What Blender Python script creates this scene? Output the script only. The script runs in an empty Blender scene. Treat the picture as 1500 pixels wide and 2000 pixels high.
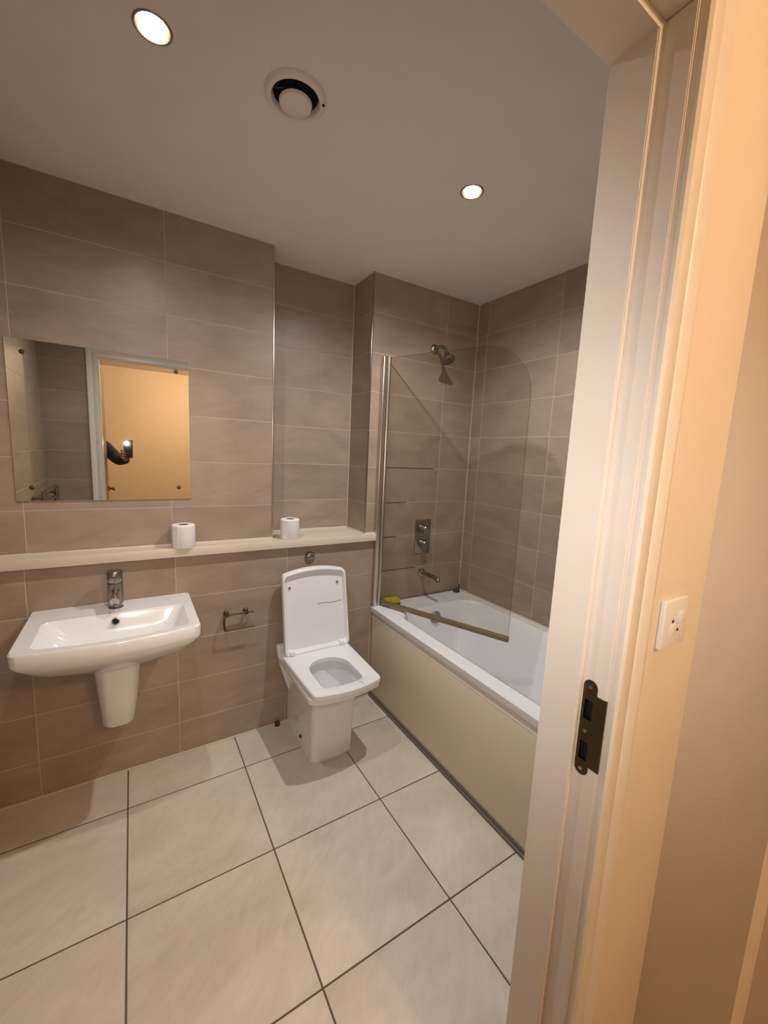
import bpy, bmesh, math, random
from mathutils import Vector, Matrix
random.seed(4)
S = bpy.context.scene
COL = S.collection
pi = math.pi

# ------------------------------------------------------------------ camera
cam_d = bpy.data.cameras.new('camera'); cam = bpy.data.objects.new('camera', cam_d); COL.objects.link(cam)
RIGHT = Vector((0.85004796, -0.52470939, 0.04580953))
FWD = Vector((0.52554898, 0.83920777, -0.1397447))
UP = Vector((0.03488164, 0.14286485, 0.98912735))
CAM = Vector((0, 0, 1.4295))
m = Matrix((RIGHT, UP, -FWD)).transposed().to_4x4(); m.translation = CAM
cam.matrix_world = m
cam_d.sensor_fit = 'HORIZONTAL'; cam_d.sensor_width = 36.0
cam_d.lens = 36.0 * 788.866 / 1500.0
cam_d.clip_start = 0.002; cam_d.clip_end = 50
S.camera = cam

# ------------------------------------------------------------------ world, exposure
w = bpy.data.worlds.new('world'); S.world = w; w.use_nodes = True
w.node_tree.nodes['Background'].inputs[0].default_value = (1.0, 0.72, 0.45, 1)
w.node_tree.nodes['Background'].inputs[1].default_value = 0.02
S.view_settings.view_transform = 'Standard'; S.view_settings.look = 'None'
S.view_settings.gamma = 1.0; S.view_settings.use_curve_mapping = False
S.view_settings.exposure = 0.0
P_LIGHT1, P_LIGHT2, P_FLASH, P_HALL = 24.0, 62.0, 27.0, 37.0
C_BATH = (1.0, 0.975, 0.96); C_FLASH = (1.0, 0.925, 0.86); C_HALL = (1.0, 0.70, 0.41)

# ------------------------------------------------------------------ room dimensions (metres)
H = 2.354
Y1, Y0, Y2 = 1.930, 1.983, 2.150
XL, XM, XP, XR = -0.500, 0.586, 1.086, 1.826
LEDZ = 0.990
YD0, YD1 = 0.308, 0.400     # door wall: hall face, room face

# ------------------------------------------------------------------ materials
def newmat(name):
    M = bpy.data.materials.new(name); M.use_nodes = True
    return M, M.node_tree, M.node_tree.nodes['Principled BSDF']
def simple(name, col, rough=0.5, metal=0.0, coat=0.0, bump=0.0, scale=60, spec=0.5, mottle=0.04, mscale=9):
    M, t, b = newmat(name)
    b.inputs['Roughness'].default_value = rough; b.inputs['Metallic'].default_value = metal
    b.inputs['Coat Weight'].default_value = coat; b.inputs['Specular IOR Level'].default_value = spec
    tc = t.nodes.new('ShaderNodeTexCoord')
    n = t.nodes.new('ShaderNodeTexNoise'); n.inputs['Scale'].default_value = mscale; n.inputs['Detail'].default_value = 4
    t.links.new(tc.outputs['Object'], n.inputs['Vector'])
    r = t.nodes.new('ShaderNodeMapRange'); r.inputs['To Min'].default_value = 1 - mottle; r.inputs['To Max'].default_value = 1 + mottle
    t.links.new(n.outputs['Fac'], r.inputs['Value'])
    mx = t.nodes.new('ShaderNodeVectorMath'); mx.operation = 'SCALE'; mx.inputs[0].default_value = col
    t.links.new(r.outputs[0], mx.inputs['Scale']); t.links.new(mx.outputs[0], b.inputs['Base Color'])
    if bump:
        n2 = t.nodes.new('ShaderNodeTexNoise'); n2.inputs['Scale'].default_value = scale; n2.inputs['Detail'].default_value = 3
        t.links.new(tc.outputs['Object'], n2.inputs['Vector'])
        bp = t.nodes.new('ShaderNodeBump'); bp.inputs['Strength'].default_value = bump; bp.inputs['Distance'].default_value = 0.002
        t.links.new(n2.outputs['Fac'], bp.inputs['Height']); t.links.new(bp.outputs[0], b.inputs['Normal'])
    return M
def tilemat(name, c1, c2, rough, streak=(1, 1, 2.2), scale=3.0, var=0.05, contrast=0.5, vein=(1, 1, 4), vrot=(0, 0.45, 0), vamt=0.05):
    """cloudy ceramic: soft drifting stone pattern, different on every tile"""
    M, t, b = newmat(name); L = t.links.new
    tc = t.nodes.new('ShaderNodeTexCoord'); oi = t.nodes.new('ShaderNodeObjectInfo')
    off = t.nodes.new('ShaderNodeVectorMath'); off.operation = 'SCALE'; off.inputs[0].default_value = (37, 53, 71)
    L(oi.outputs['Random'], off.inputs['Scale'])
    add = t.nodes.new('ShaderNodeVectorMath'); add.operation = 'ADD'
    mp = t.nodes.new('ShaderNodeMapping'); mp.inputs['Scale'].default_value = streak; mp.inputs['Rotation'].default_value = (0.3, 0.45, 0.5)
    L(tc.outputs['Object'], mp.inputs[0]); L(mp.outputs[0], add.inputs[0]); L(off.outputs[0], add.inputs[1])
    n = t.nodes.new('ShaderNodeTexNoise'); n.inputs['Scale'].default_value = scale; n.inputs['Detail'].default_value = 5
    n.inputs['Roughness'].default_value = 0.55; n.inputs['Distortion'].default_value = 0.8
    L(add.outputs[0], n.inputs['Vector'])
    r = t.nodes.new('ShaderNodeValToRGB'); r.color_ramp.elements[0].position = 0.5 - contrast * 0.5; r.color_ramp.elements[1].position = 0.5 + contrast * 0.5
    r.color_ramp.elements[0].color = (*c1, 1); r.color_ramp.elements[1].color = (*c2, 1)
    L(n.outputs['Fac'], r.inputs[0])
    mp2 = t.nodes.new('ShaderNodeMapping'); mp2.inputs['Scale'].default_value = vein; mp2.inputs['Rotation'].default_value = vrot
    L(add.outputs[0], mp2.inputs[0])
    nv = t.nodes.new('ShaderNodeTexNoise'); nv.inputs['Scale'].default_value = 4.0; nv.inputs['Detail'].default_value = 8; nv.inputs['Roughness'].default_value = 0.65; nv.inputs['Distortion'].default_value = 1.5
    L(mp2.outputs[0], nv.inputs['Vector'])
    rv = t.nodes.new('ShaderNodeMapRange'); rv.inputs['From Min'].default_value = 0.35; rv.inputs['From Max'].default_value = 0.65; rv.inputs['To Min'].default_value = 1 - vamt; rv.inputs['To Max'].default_value = 1 + vamt
    L(nv.outputs['Fac'], rv.inputs['Value'])
    mr = t.nodes.new('ShaderNodeMapRange'); mr.inputs['To Min'].default_value = 1 - var; mr.inputs['To Max'].default_value = 1 + var
    L(oi.outputs['Random'], mr.inputs['Value'])
    mx = t.nodes.new('ShaderNodeVectorMath'); mx.operation = 'SCALE'; L(r.outputs[0], mx.inputs[0]); L(mr.outputs[0], mx.inputs['Scale'])
    mv = t.nodes.new('ShaderNodeVectorMath'); mv.operation = 'SCALE'; L(mx.outputs[0], mv.inputs[0]); L(rv.outputs[0], mv.inputs['Scale'])
    L(mv.outputs[0], b.inputs['Base Color'])
    n3 = t.nodes.new('ShaderNodeTexNoise'); n3.inputs['Scale'].default_value = 45; L(add.outputs[0], n3.inputs['Vector'])
    bp = t.nodes.new('ShaderNodeBump'); bp.inputs['Strength'].default_value = 0.08; bp.inputs['Distance'].default_value = 0.001
    L(n3.outputs['Fac'], bp.inputs['Height']); L(bp.outputs[0], b.inputs['Normal'])
    b.inputs['Roughness'].default_value = rough
    return M
def glow(name, col, strength):
    M, t, b = newmat(name)
    b.inputs['Base Color'].default_value = (*col, 1)
    b.inputs['Emission Color'].default_value = (*col, 1); b.inputs['Emission Strength'].default_value = strength
    return M

WALLTILE = tilemat('taupe_wall_tile', (0.270, 0.205, 0.155), (0.385, 0.300, 0.235), 0.38)
FLOORTILE = tilemat('pale_floor_tile', (0.52, 0.46, 0.385), (0.70, 0.63, 0.545), 0.42, streak=(1.0, 2.0, 1), scale=2.2, var=0.03, vein=(4.5, 1, 1), vrot=(0, 0, 0.3), vamt=0.05)
GROUT = simple('cream_grout', (0.54, 0.45, 0.36), 0.9, bump=0.3)
FGROUT = simple('dark_floor_grout', (0.115, 0.085, 0.065), 0.9, bump=0.3)
MOULD = simple('dark_mould', (0.07, 0.05, 0.035), 0.9)
CEIL = simple('ceiling_paint', (0.80, 0.75, 0.70), 0.8, bump=0.25, scale=120)
HALLP = simple('hall_wall_paint', (0.78, 0.68, 0.56), 0.7, bump=0.2, scale=150)
GLOSSP = simple('white_gloss_paint', (0.78, 0.72, 0.65), 0.35, bump=0.12, scale=30)
DOORP = simple('shade_toned_door_paint', (0.16, 0.13, 0.07), 0.4)  # colour darkened so the leaf looks unlit; the shade is in the paint
CERAM = simple('white_ceramic', (0.82, 0.82, 0.83), 0.12, coat=0.6, mottle=0.01)
PLAST = simple('white_plastic', (0.82, 0.81, 0.82), 0.25, mottle=0.01)
ACRYL = simple('white_acrylic', (0.80, 0.80, 0.81), 0.18, coat=0.4, mottle=0.02)
LEDGE = simple('cream_ledge_laminate', (0.66, 0.58, 0.47), 0.35, bump=0.05)
PANEL = simple('cream_bath_panel', (0.72, 0.64, 0.48), 0.38, bump=0.04, mottle=0.05, mscale=3)
CHROME = simple('chrome', (0.62, 0.60, 0.58), 0.12, metal=1.0, mottle=0.02)
DULLCH = simple('dull_chrome', (0.34, 0.30, 0.27), 0.28, metal=1.0, mottle=0.15, mscale=40)
BRASS = simple('tarnished_bronze_metal', (0.10, 0.075, 0.04), 0.35, metal=0.8, mottle=0.2, mscale=60)
ALUM = simple('brushed_aluminium', (0.62, 0.55, 0.49), 0.3, metal=1.0)
RAILM = simple('grimy_seal_strip', (0.24, 0.19, 0.11), 0.4, metal=0.5, mottle=0.15, mscale=30)
BLACK = simple('black_void', (0.004, 0.004, 0.004), 0.8)
DARK = simple('dark_plastic', (0.02, 0.02, 0.022), 0.3)
GREYP = simple('grey_plinth', (0.17, 0.14, 0.12), 0.4)
PAPER = simple('toilet_paper', (0.80, 0.76, 0.75), 0.95, bump=0.4, scale=200, spec=0.1)
CARD = simple('cardboard_core', (0.13, 0.09, 0.06), 0.9)
SPONGE = simple('yellow_sponge', (0.55, 0.42, 0.02), 0.9, bump=0.8, scale=180, mottle=0.25, mscale=120)
BROWN = simple('dark_brown_rubber', (0.05, 0.03, 0.02), 0.6)
WATER, _t, _b = newmat('water')
_b.inputs['Base Color'].default_value = (0.55, 0.58, 0.58, 1); _b.inputs['Roughness'].default_value = 0.03; _b.inputs['IOR'].default_value = 1.33
MIRROR, _t, _b = newmat('mirror_silver')
_b.inputs['Base Color'].default_value = (0.80, 0.82, 0.78, 1); _b.inputs['Metallic'].default_value = 1; _b.inputs['Roughness'].default_value = 0.012
BULB = glow('lamp_lens', (1.0, 0.95, 0.88), 40.0)
LEDM = glow('flash_lens', (1.0, 0.93, 0.82), 60.0)
HBULB = glow('hall_lamp_glass', (1.0, 0.72, 0.42), 6.0)
EDGE = simple('glass_edge', (0.06, 0.065, 0.045), 0.25)
GLASS = bpy.data.materials.new('screen_glass'); GLASS.use_nodes = True
t = GLASS.node_tree; t.nodes.clear()
o_ = t.nodes.new('ShaderNodeOutputMaterial'); mx_ = t.nodes.new('ShaderNodeMixShader')
tr_ = t.nodes.new('ShaderNodeBsdfTransparent'); tr_.inputs[0].default_value = (0.92, 0.92, 0.90, 1)
gl_ = t.nodes.new('ShaderNodeBsdfGlossy'); gl_.inputs['Roughness'].default_value = 0.02
lw_ = t.nodes.new('ShaderNodeLayerWeight'); lw_.inputs['Blend'].default_value = 0.5
pw_ = t.nodes.new('ShaderNodeMath'); pw_.operation = 'POWER'; pw_.inputs[1].default_value = 5; t.links.new(lw_.outputs['Facing'], pw_.inputs[0])
fr_ = t.nodes.new('ShaderNodeMath'); fr_.operation = 'MULTIPLY_ADD'; fr_.inputs[1].default_value = 0.5; fr_.inputs[2].default_value = 0.025; t.links.new(pw_.outputs[0], fr_.inputs[0])
t.links.new(fr_.outputs[0], mx_.inputs[0]); t.links.new(tr_.outputs[0], mx_.inputs[1]); t.links.new(gl_.outputs[0], mx_.inputs[2])
t.links.new(mx_.outputs[0], o_.inputs[0])

# ------------------------------------------------------------------ helpers
def finish(name, me, mat, parent=None, smooth=False, loc=None):
    me.name = name
    for mm in (mat if isinstance(mat, (list, tuple)) else [mat]): me.materials.append(mm)
    if smooth:
        for p in me.polygons: p.use_smooth = True
        try: me.set_sharp_from_angle(angle=math.radians(38))
        except Exception: pass
    o = bpy.data.objects.new(name, me); COL.objects.link(o)
    if loc: o.location = loc
    if parent: o.parent = parent
    return o
def from_bm(name, bm, mat, parent=None, smooth=False, loc=None):
    bmesh.ops.recalc_face_normals(bm, faces=bm.faces)
    me = bpy.data.meshes.new(name); bm.to_mesh(me); bm.free()
    return finish(name, me, mat, parent, smooth, loc)
def add_box(bm, x0, x1, y0, y1, z0, z1, bev=0, seg=2):
    r = bmesh.ops.create_cube(bm, size=1.0)
    vs = r['verts']
    for v in vs:
        v.co = Vector((x0 + (v.co.x + .5) * (x1 - x0), y0 + (v.co.y + .5) * (y1 - y0), z0 + (v.co.z + .5) * (z1 - z0)))
    if bev:
        es = list({e for v in vs for e in v.link_edges})
        bmesh.ops.bevel(bm, geom=es, offset=bev, segments=seg, affect='EDGES', profile=0.5)
def box(name, x0, x1, y0, y1, z0, z1, mat, parent=None, bev=0, seg=2):
    bm = bmesh.new(); add_box(bm, x0, x1, y0, y1, z0, z1, bev, seg)
    return from_bm(name, bm, mat, parent, smooth=bev > 0)
def add_loft(bm, rings, cap0=True, cap1=True, closed=True):
    R = [[bm.verts.new(p) for p in ring] for ring in rings]
    n = len(R[0])
    for a, b in zip(R, R[1:]):
        for i in range(n if closed else n - 1):
            j = (i + 1) % n
            bm.faces.new((a[i], a[j], b[j], b[i]))
    if cap0: bm.faces.new(R[0][::-1])
    if cap1: bm.faces.new(R[-1])
def loft(name, rings, mat, parent=None, cap0=True, cap1=True, smooth=True):
    bm = bmesh.new(); add_loft(bm, rings, cap0, cap1)
    return from_bm(name, bm, mat, parent, smooth)
def basis(d):
    d = Vector(d).normalized(); a = Vector((0, 0, 1)) if abs(d.z) < .9 else Vector((0, 1, 0))
    u = d.cross(a).normalized(); return u, d.cross(u).normalized(), d
def add_lathe(bm, prof, origin=(0, 0, 0), axis=(0, 0, 1), n=32, cap0=True, cap1=True):
    """prof: list of (radius, height along axis)"""
    u, v, d = basis(axis); o = Vector(origin)
    add_loft(bm, [[o + d * h + (u * math.cos(2*pi*i/n) + v * math.sin(2*pi*i/n)) * max(r, 1e-5) for i in range(n)] for r, h in prof], cap0, cap1)
def lathe(name, prof, origin, axis, mat, parent=None, n=32, cap0=True, cap1=True):
    bm = bmesh.new(); add_lathe(bm, prof, origin, axis, n, cap0, cap1)
    return from_bm(name, bm, mat, parent, True)
def add_tube(bm, pts, r, n=12, flat=1.0):
    pts = [Vector(p) for p in pts]; rings = []; pu = None
    for i, p in enumerate(pts):
        d = (pts[min(i+1, len(pts)-1)] - pts[max(i-1, 0)]).normalized()
        if pu is None: u, v, _ = basis(d)
        else:
            u = (pu - d * pu.dot(d)).normalized(); v = d.cross(u)
        pu = u
        rr = r[i] if isinstance(r, (list, tuple)) else r
        rings.append([p + (u * math.cos(2*pi*k/n) + v * math.sin(2*pi*k/n) * flat) * rr for k in range(n)])
    add_loft(bm, rings)
def tube(name, pts, r, mat, parent=None, n=12, flat=1.0):
    bm = bmesh.new(); add_tube(bm, pts, r, n, flat); return from_bm(name, bm, mat, parent, True)
def smoothpath(pts, k=6):
    P = [Vector(p) for p in pts]; P = [P[0]] + P + [P[-1]]; out = []
    for i in range(1, len(P) - 2):
        for j in range(k):
            s = j / k; a, b, c, d = P[i-1:i+3]
            out.append(.5 * ((2*b) + (c-a)*s + (2*a-5*b+4*c-d)*s*s + (-a+3*b-3*c+d)*s**3))
    out.append(P[-2]); return out
def cut(o, cutters):
    """boolean-subtract temporary meshes"""
    for c in cutters:
        md = o.modifiers.new('b', 'BOOLEAN'); md.operation = 'DIFFERENCE'; md.object = c; md.solver = 'EXACT'
    dg = bpy.context.evaluated_depsgraph_get(); dg.update()
    me = bpy.data.meshes.new_from_object(o.evaluated_get(dg)); o.modifiers.clear(); o.data = me
    for c in cutters: bpy.data.objects.remove(c, do_unlink=True)
def empty(name, loc, label=None, cat=None, group=None):
    o = bpy.data.objects.new(name, None); COL.objects.link(o); o.location = loc; o.empty_display_size = .05
    if label: tag(o, label, cat, group)
    bpy.context.view_layer.update()
    return o
def tag(o, label, cat, group=None):
    o['label'] = label; o['category'] = cat
    if group: o['group'] = group
    return o
def adopt(root, *obs):
    """parent parts built in world space under an empty"""
    for o in obs:
        o.parent = root; o.matrix_parent_inverse = Matrix.Translation(-Vector(root.location))
def struct(o, label=None):
    o['kind'] = 'structure'
    if label: o['label'] = label
    return o
def rrect(x0, x1, y0, y1, r, z, n=6, arch=0.0, rb=None, bx=0.0):
    """rounded rectangle ring (CCW). y0 = front edge, bowed outward by arch; rb = back corner radius; bx = the back is wider by bx each side"""
    rb = r if rb is None else rb
    out = []
    def corner(cx, cy, rad, a0):
        for i in range(n + 1):
            a = a0 + (pi/2) * i / n
            out.append([cx + rad * math.cos(a), cy + rad * math.sin(a)])
    corner(x0 + r, y0 + r, r, pi)
    for i in range(1, 8): out.append([x0 + r + (x1 - x0 - 2*r) * i / 8, y0])
    corner(x1 - r, y0 + r, r, 1.5*pi)
    corner(x1 - rb, y1 - rb, rb, 0)
    for i in range(1, 8): out.append([x1 - rb - (x1 - x0 - 2*rb) * i / 8, y1])
    corner(x0 + rb, y1 - rb, rb, .5*pi)
    xc = (x0 + x1)/2; hw = (x1 - x0)/2
    res = []
    for x, y in out:
        tt = (y1 - y) / (y1 - y0)
        k = max(0, min(1, (tt - .6) / .4))
        yy = y - arch * (1 - ((x - xc)/hw)**2) * k
        xx = xc + (x - xc) * (1 + bx / hw * (1 - tt))
        res.append(Vector((xx, yy, z)))
    return res

# ------------------------------------------------------------------ setting: walls with real tiles
G = 0.0013   # half joint
_tc = {}
def tile(parent, axis, face, u0, u1, z0, z1, sgn):
    """one tile; axis 'y': plane Y=face facing sgn*Y; axis 'x': plane X=face facing sgn*X"""
    a0, a1, b0, b1 = u0 + G, u1 - G, z0 + G, z1 - G
    w_, h_ = a1 - a0, b1 - b0
    if w_ < .004 or h_ < .004: return
    key = (axis, sgn, round(w_, 4), round(h_, 4))
    if key not in _tc:
        bm = bmesh.new(); T = .008
        if axis == 'y': add_box(bm, -w_/2, w_/2, (0 if sgn < 0 else -T), (T if sgn < 0 else 0), -h_/2, h_/2, .0008, 1)
        else: add_box(bm, (0 if sgn < 0 else -T), (T if sgn < 0 else 0), -w_/2, w_/2, -h_/2, h_/2, .0008, 1)
        bmesh.ops.recalc_face_normals(bm, faces=bm.faces)
        me = bpy.data.meshes.new('tile'); bm.to_mesh(me); bm.free(); me.materials.append(WALLTILE); _tc[key] = me
    o = bpy.data.objects.new('tile', _tc[key]); COL.objects.link(o); o.parent = parent
    jit = random.uniform(-.0002, .0002)
    c = (a0 + a1)/2, (b0 + b1)/2
    o.location = (c[0], face + jit, c[1]) if axis == 'y' else (face + jit, c[0], c[1])
ZJ = [.157 + .2006 * k for k in range(11)]
def tiles(parent, axis, face, u0, u1, z0, z1, joints, sgn, extra=()):
    us = [u0] + [j for j in joints if u0 < j < u1] + [u1]
    zs = [z0] + [z for z in ZJ if z0 < z < z1] + [z1]
    for za, zb in zip(zs, zs[1:]):
        uu = list(us)
        for (j, zl) in extra:
            if za <= zl <= zb: uu = sorted(uu + [j])
        for a, b in zip(uu, uu[1:]): tile(parent, axis, face, a, b, za, zb, sgn)
B = .0009   # how far the grout lies behind the tile faces
bm = bmesh.new()
add_box(bm, XL - .1, XR + .1, Y1 + B, Y2 + .1, -.05, .953)
add_box(bm, XL - .1, XM - B, Y0 + B, Y2 + .1, .953, H + .05)
add_box(bm, XM - B, XP + B, Y2 + B, Y2 + .1, .953, H + .05)
add_box(bm, XP + B, XR + .1, Y1 + B, Y2 + .1, .953, H + .05)
wb = struct(from_bm('wall_back', bm, GROUT), 'taupe tiled back wall with a boxed lower part, recess and shower end')
tiles(wb, 'y', Y1, XL, 1.1483, 0, .953, [-.356, .1452, .647], -1, extra=[(-.007, .45)])
tiles(wb, 'y', Y1, 1.1483, XR, 0, .96, [1.586], -1)
tiles(wb, 'y', Y1, XP, XR, .9594, H, [1.1483, 1.586] if False else [1.586], -1)
tiles(wb, 'y', Y0, XL, XM, LEDZ, H, [-.3526, .1415], -1)
tiles(wb, 'y', Y2, XM, XP, LEDZ, H, [], -1)
tiles(wb, 'x', XP, Y1, Y2, LEDZ, H, [], -1)
tiles(wb, 'x', XM, Y0, Y2, LEDZ, H, [], 1)
# mould along the lowest shower joints
for z, x1 in ((1.360, 1.55), (1.160, 1.36), (.9595, 1.30), (.759, 1.45)):
    o = box('mould_line', 1.20, x1, Y1 - .0004, Y1 + .003, z - .0022, z + .0022, MOULD, wb); o['label'] = 'dark mould in a grout joint'
wr = struct(box('wall_right', XR + B, XR + .12, YD1 - .1, Y1 + .02, -.05, H + .05, GROUT), 'taupe tiled wall along the far side of the bath')
tiles(wr, 'x', XR, YD1, Y1, .545, H, [.860, 1.352, 1.843], -1)
wl = struct(box('wall_left', XL - .12, XL - B, YD1 - .1, Y0 + .02, -.05, H + .05, GROUT), 'taupe tiled wall on the left, seen in the mirror')
tiles(wl, 'x', XL, YD1, Y0, 0, H, [.86, 1.36], 1)
# door wall: hall side plaster, room side tiles
OX0, OX1, OZ = -.186, .623, 2.016
bm = bmesh.new()
for a in ((XL - .12, OX0 - .025, 0, H + .05), (OX1 + .025, XR + .12, 0, H + .05), (OX0 - .025, OX1 + .025, OZ + .025, H + .05)):
    add_box(bm, a[0], a[1], YD0, YD1 - .008, a[2] - (.05 if a[2] == 0 else 0), a[3])
wf = struct(from_bm('wall_front', bm, HALLP), 'warm lit plaster wall around the doorway, tiled on the bathroom side')
gb = bmesh.new()
for a in ((XL, OX0 - .03, 0, H), (OX1 + .03, XR, 0, H), (OX0 - .03, OX1 + .03, OZ + .03, H)):
    add_box(gb, a[0], a[1], YD1 - .008, YD1 - B, a[2], a[3])
from_bm('grout_bed', gb, GROUT, wf)
tiles(wf, 'y', YD1, XL, -.25, 0, H, [], 1)
tiles(wf, 'y', YD1, .69, XR, 0, H, [1.19, 1.586], 1)
tiles(wf, 'y', YD1, -.25, .69, 2.075, H, [.19], 1)

# floor
fl = struct(box('floor', XL - .05, XR + .05, YD0, Y1 + .02, -.06, -.0012, FGROUT), 'pale square floor tiles with dark grout')
_fc = {}
xs = [XL - .01, -.0625, .3875, .8355, 1.2835, 1.70]; xs = [XL, -.0625, .3875, .8355, 1.2835, XR]
xs[0:1] = [XL]; ys = [YD0, .3718, .8166, 1.2612, 1.705, Y1]
GF = .0024
for a, b in zip(xs, xs[1:]):
    for c, d in zip(ys, ys[1:]):
        k = (round(b - a, 4), round(d - c, 4))
        if k not in _fc:
            bm = bmesh.new(); hx, hy = (b - a)/2 - GF, (d - c)/2 - GF
            add_box(bm, -hx, hx, -hy, hy, -.009, 0, .0009, 1)
            bmesh.ops.recalc_face_normals(bm, faces=bm.faces)
            me = bpy.data.meshes.new('tile'); bm.to_mesh(me); bm.free(); me.materials.append(FLOORTILE); _fc[k] = me
        o = bpy.data.objects.new('tile', _fc[k]); COL.objects.link(o); o.parent = fl; o.location = ((a+b)/2, (c+d)/2, 0)
# light sealant trims
struct(box('trim_1', XL, 1.155, Y1 - .006, Y1 + .001, 0, .006, LEDGE, bev=.002), 'cream sealant line between floor and back wall')
struct(box('trim_2', XR - .005, XR + .001, Y1 - .005, Y1 + .001, .56, H, GROUT), 'cream grout line in the corner over the bath')
struct(box('trim_3', XP - .004, XP + .001, Y2 - .004, Y2 + .001, LEDZ, H, GROUT), 'cream grout line in the inner corner of the recess')
struct(box('trim_4', XM - .004, XM + .0025, Y0 - .0025, Y0 + .006, LEDZ, H, ALUM, bev=.001), 'metal edging strip at the left corner of the recess')
struct(box('trim_5', XP - .003, XP + .004, Y1 - .0025, Y1 + .004, LEDZ, H, DULLCH, bev=.001), 'dark metal edging strip at the right corner of the recess')

# ceiling with cut-outs
LP1, LP2, VP = (.073, 1.189), (1.044, 1.185), (.400, 1.172)
HLP = (.80, -1.02)
ce = struct(box('ceiling', -1.75, 2.0, -2.3, 2.3, H, H + .12, CEIL), 'plain painted ceiling')
def cyl(x, y, r, z0, z1):
    return lathe('c', [(r, z0), (r, z1)], (x, y, 0), (0, 0, 1), BLACK, n=48)
cut(ce, [cyl(*LP1, .036, H - .02, H + .075), cyl(*LP2, .036, H - .02, H + .075), cyl(*VP, .060, H - .02, H + .095)])

# hall shell
XS = .924
bm = bmesh.new()
add_box(bm, XS, XS + .10, .159, YD0 + .05, 0, H)          # short return by the switch
add_box(bm, XS + .10, XS + .20, -2.3, YD0 + .05, 0, H)    # recessed beyond
struct(from_bm('wall_hall_right', bm, HALLP), 'shaded hall wall turning a corner beside the switch')
struct(box('wall_hall_back', -1.75, 1.2, -2.3, -2.2, 0, H, HALLP), 'warm orange lit hall wall seen in the mirror')
struct(box('wall_hall_left', -1.75, -1.65, -2.3, YD0, 0, H, HALLP), 'hall wall to the left, out of view')
struct(box('wall_hall_front', -1.75, XL - .12, YD0, YD1 - .01, 0, H, HALLP), 'hall side wall left of the bathroom')
hf = struct(box('floor_hall', -1.75, 1.2, -2.3, YD0, -.06, -.002, simple('hall_floor', (.30, .22, .15), .6)), 'brown hall floor')

# ------------------------------------------------------------------ door frame
dfm = empty('door_1', (.22, .35, 0)); dfm['kind'] = 'structure'; dfm['label'] = 'white painted door frame with moulded architraves'
def jamb(sx, x_stop, x_reb):
    # sx=+1: right jamb, material lies at larger X
    bm = bmesh.new()
    pts = [(x_stop, YD1 + .0145), (x_stop, .3475), (x_reb, .3470), (x_reb, YD0 - .0), (x_reb + sx*.024, YD0), (x_reb + sx*.024, YD1), (x_stop + sx*.004, YD1), (x_stop + sx*.004, YD1 + .0145)]
    if sx < 0: pts = pts[::-1]
    add_loft(bm, [[Vector((x, y, z)) for x, y in pts] for z in (0, OZ)])
    bmesh.ops.bevel(bm, geom=[e for e in bm.edges if abs(e.verts[0].co.z - e.verts[1].co.z) > 1 ], offset=.0015, segments=2, affect='EDGES')
    return from_bm('jamb', bm, GLOSSP, smooth=True)
jR = jamb(1, .611, .623); jL = jamb(-1, -.174, -.186)
hb = bmesh.new()
add_box(hb, OX0, OX1, .3475, YD1, 2.004, OZ + .02); add_box(hb, -.174, .611, YD1, YD1 + .0145, 2.004, 2.008); add_box(hb, OX0, OX1, YD0, .349, OZ, OZ + .02, .0015)
hd = from_bm('head_jamb', hb, GLOSSP, smooth=True)
# architrave profile: (distance from opening, projection)
PROF = [(0, 0), (0, .011), (.004, .015), (.030, .015), (.036, .0125), (.040, .015), (.066, .015), (.070, .010), (.070, 0)]
def architrave(yb, sy, q, name_y):
    parts = []
    xi0, xi1, zt = -.174 - q, .611 + q, 2.004 + q
    if name_y == 'hall': xi0, xi1, zt = OX0 - .005, OX1 + .005, OZ + .005
    def leg(x, s):
        bm = bmesh.new()
        bot = [Vector((x + s*d, yb + sy*p, 0)) for d, p in PROF]; top = [Vector((x + s*d, yb + sy*p, zt + d)) for d, p in PROF]
        add_loft(bm, [bot, top]); return from_bm('architrave', bm, GLOSSP, smooth=True)
    bm = bmesh.new()
    a = [Vector((xi0 - d, yb + sy*p, zt + d)) for d, p in PROF]; b = [Vector((xi1 + d, yb + sy*p, zt + d)) for d, p in PROF]
    add_loft(bm, [a, b])
    return [leg(xi0, -1), leg(xi1, 1), from_bm('architrave', bm, GLOSSP, smooth=True)]
arc = architrave(YD1, 1, .0045, 'room') + architrave(YD0, -1, .005, 'hall')
adopt(dfm, jR, jL, hd, *arc)
# strike plate
PX = OX1
sp = empty('strike_plate', (PX, .327, .99), 'dark bronze strike plate with two latch holes on the right door jamb', 'strike plate')
def yz_plate(pts, x0, x1):
    bm = bmesh.new(); add_loft(bm, [[Vector((x0, y, z)) for y, z in pts], [Vector((x1, y, z)) for y, z in pts]]); return bm
def arcp(cy, cz, r, a0, a1, n=8): return [(cy + r*math.cos(a0 + (a1-a0)*i/n), cz + r*math.sin(a0 + (a1-a0)*i/n)) for i in range(n+1)]
out = arcp(.3345, 1.071, .0115, 0, pi) + arcp(.3345, .926, .0115, pi, 2*pi) + [(.323, .937), (.3075, .937), (.3075, 1.062), (.3225, 1.062)]
out = [(.346 , 1.071)] + arcp(.3345, 1.071, .0115, 0, pi)[1:] + [(.323, 1.060), (.3065, 1.060), (.3065, .934), (.323, .934)] + arcp(.3345, .926, .0115, pi, 2*pi)
pl = from_bm('plate', yz_plate(out, PX - .0015, PX + .002), BRASS)
H1 = (.3275, .341, 1.014, 1.048); H2 = (.3275, .341, .942, .974)
def cb(h): return box('c', PX - .02, PX + .012, h[0], h[1], h[2], h[3], BLACK)
cut(pl, [cb(H1), cb(H2)])
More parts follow.
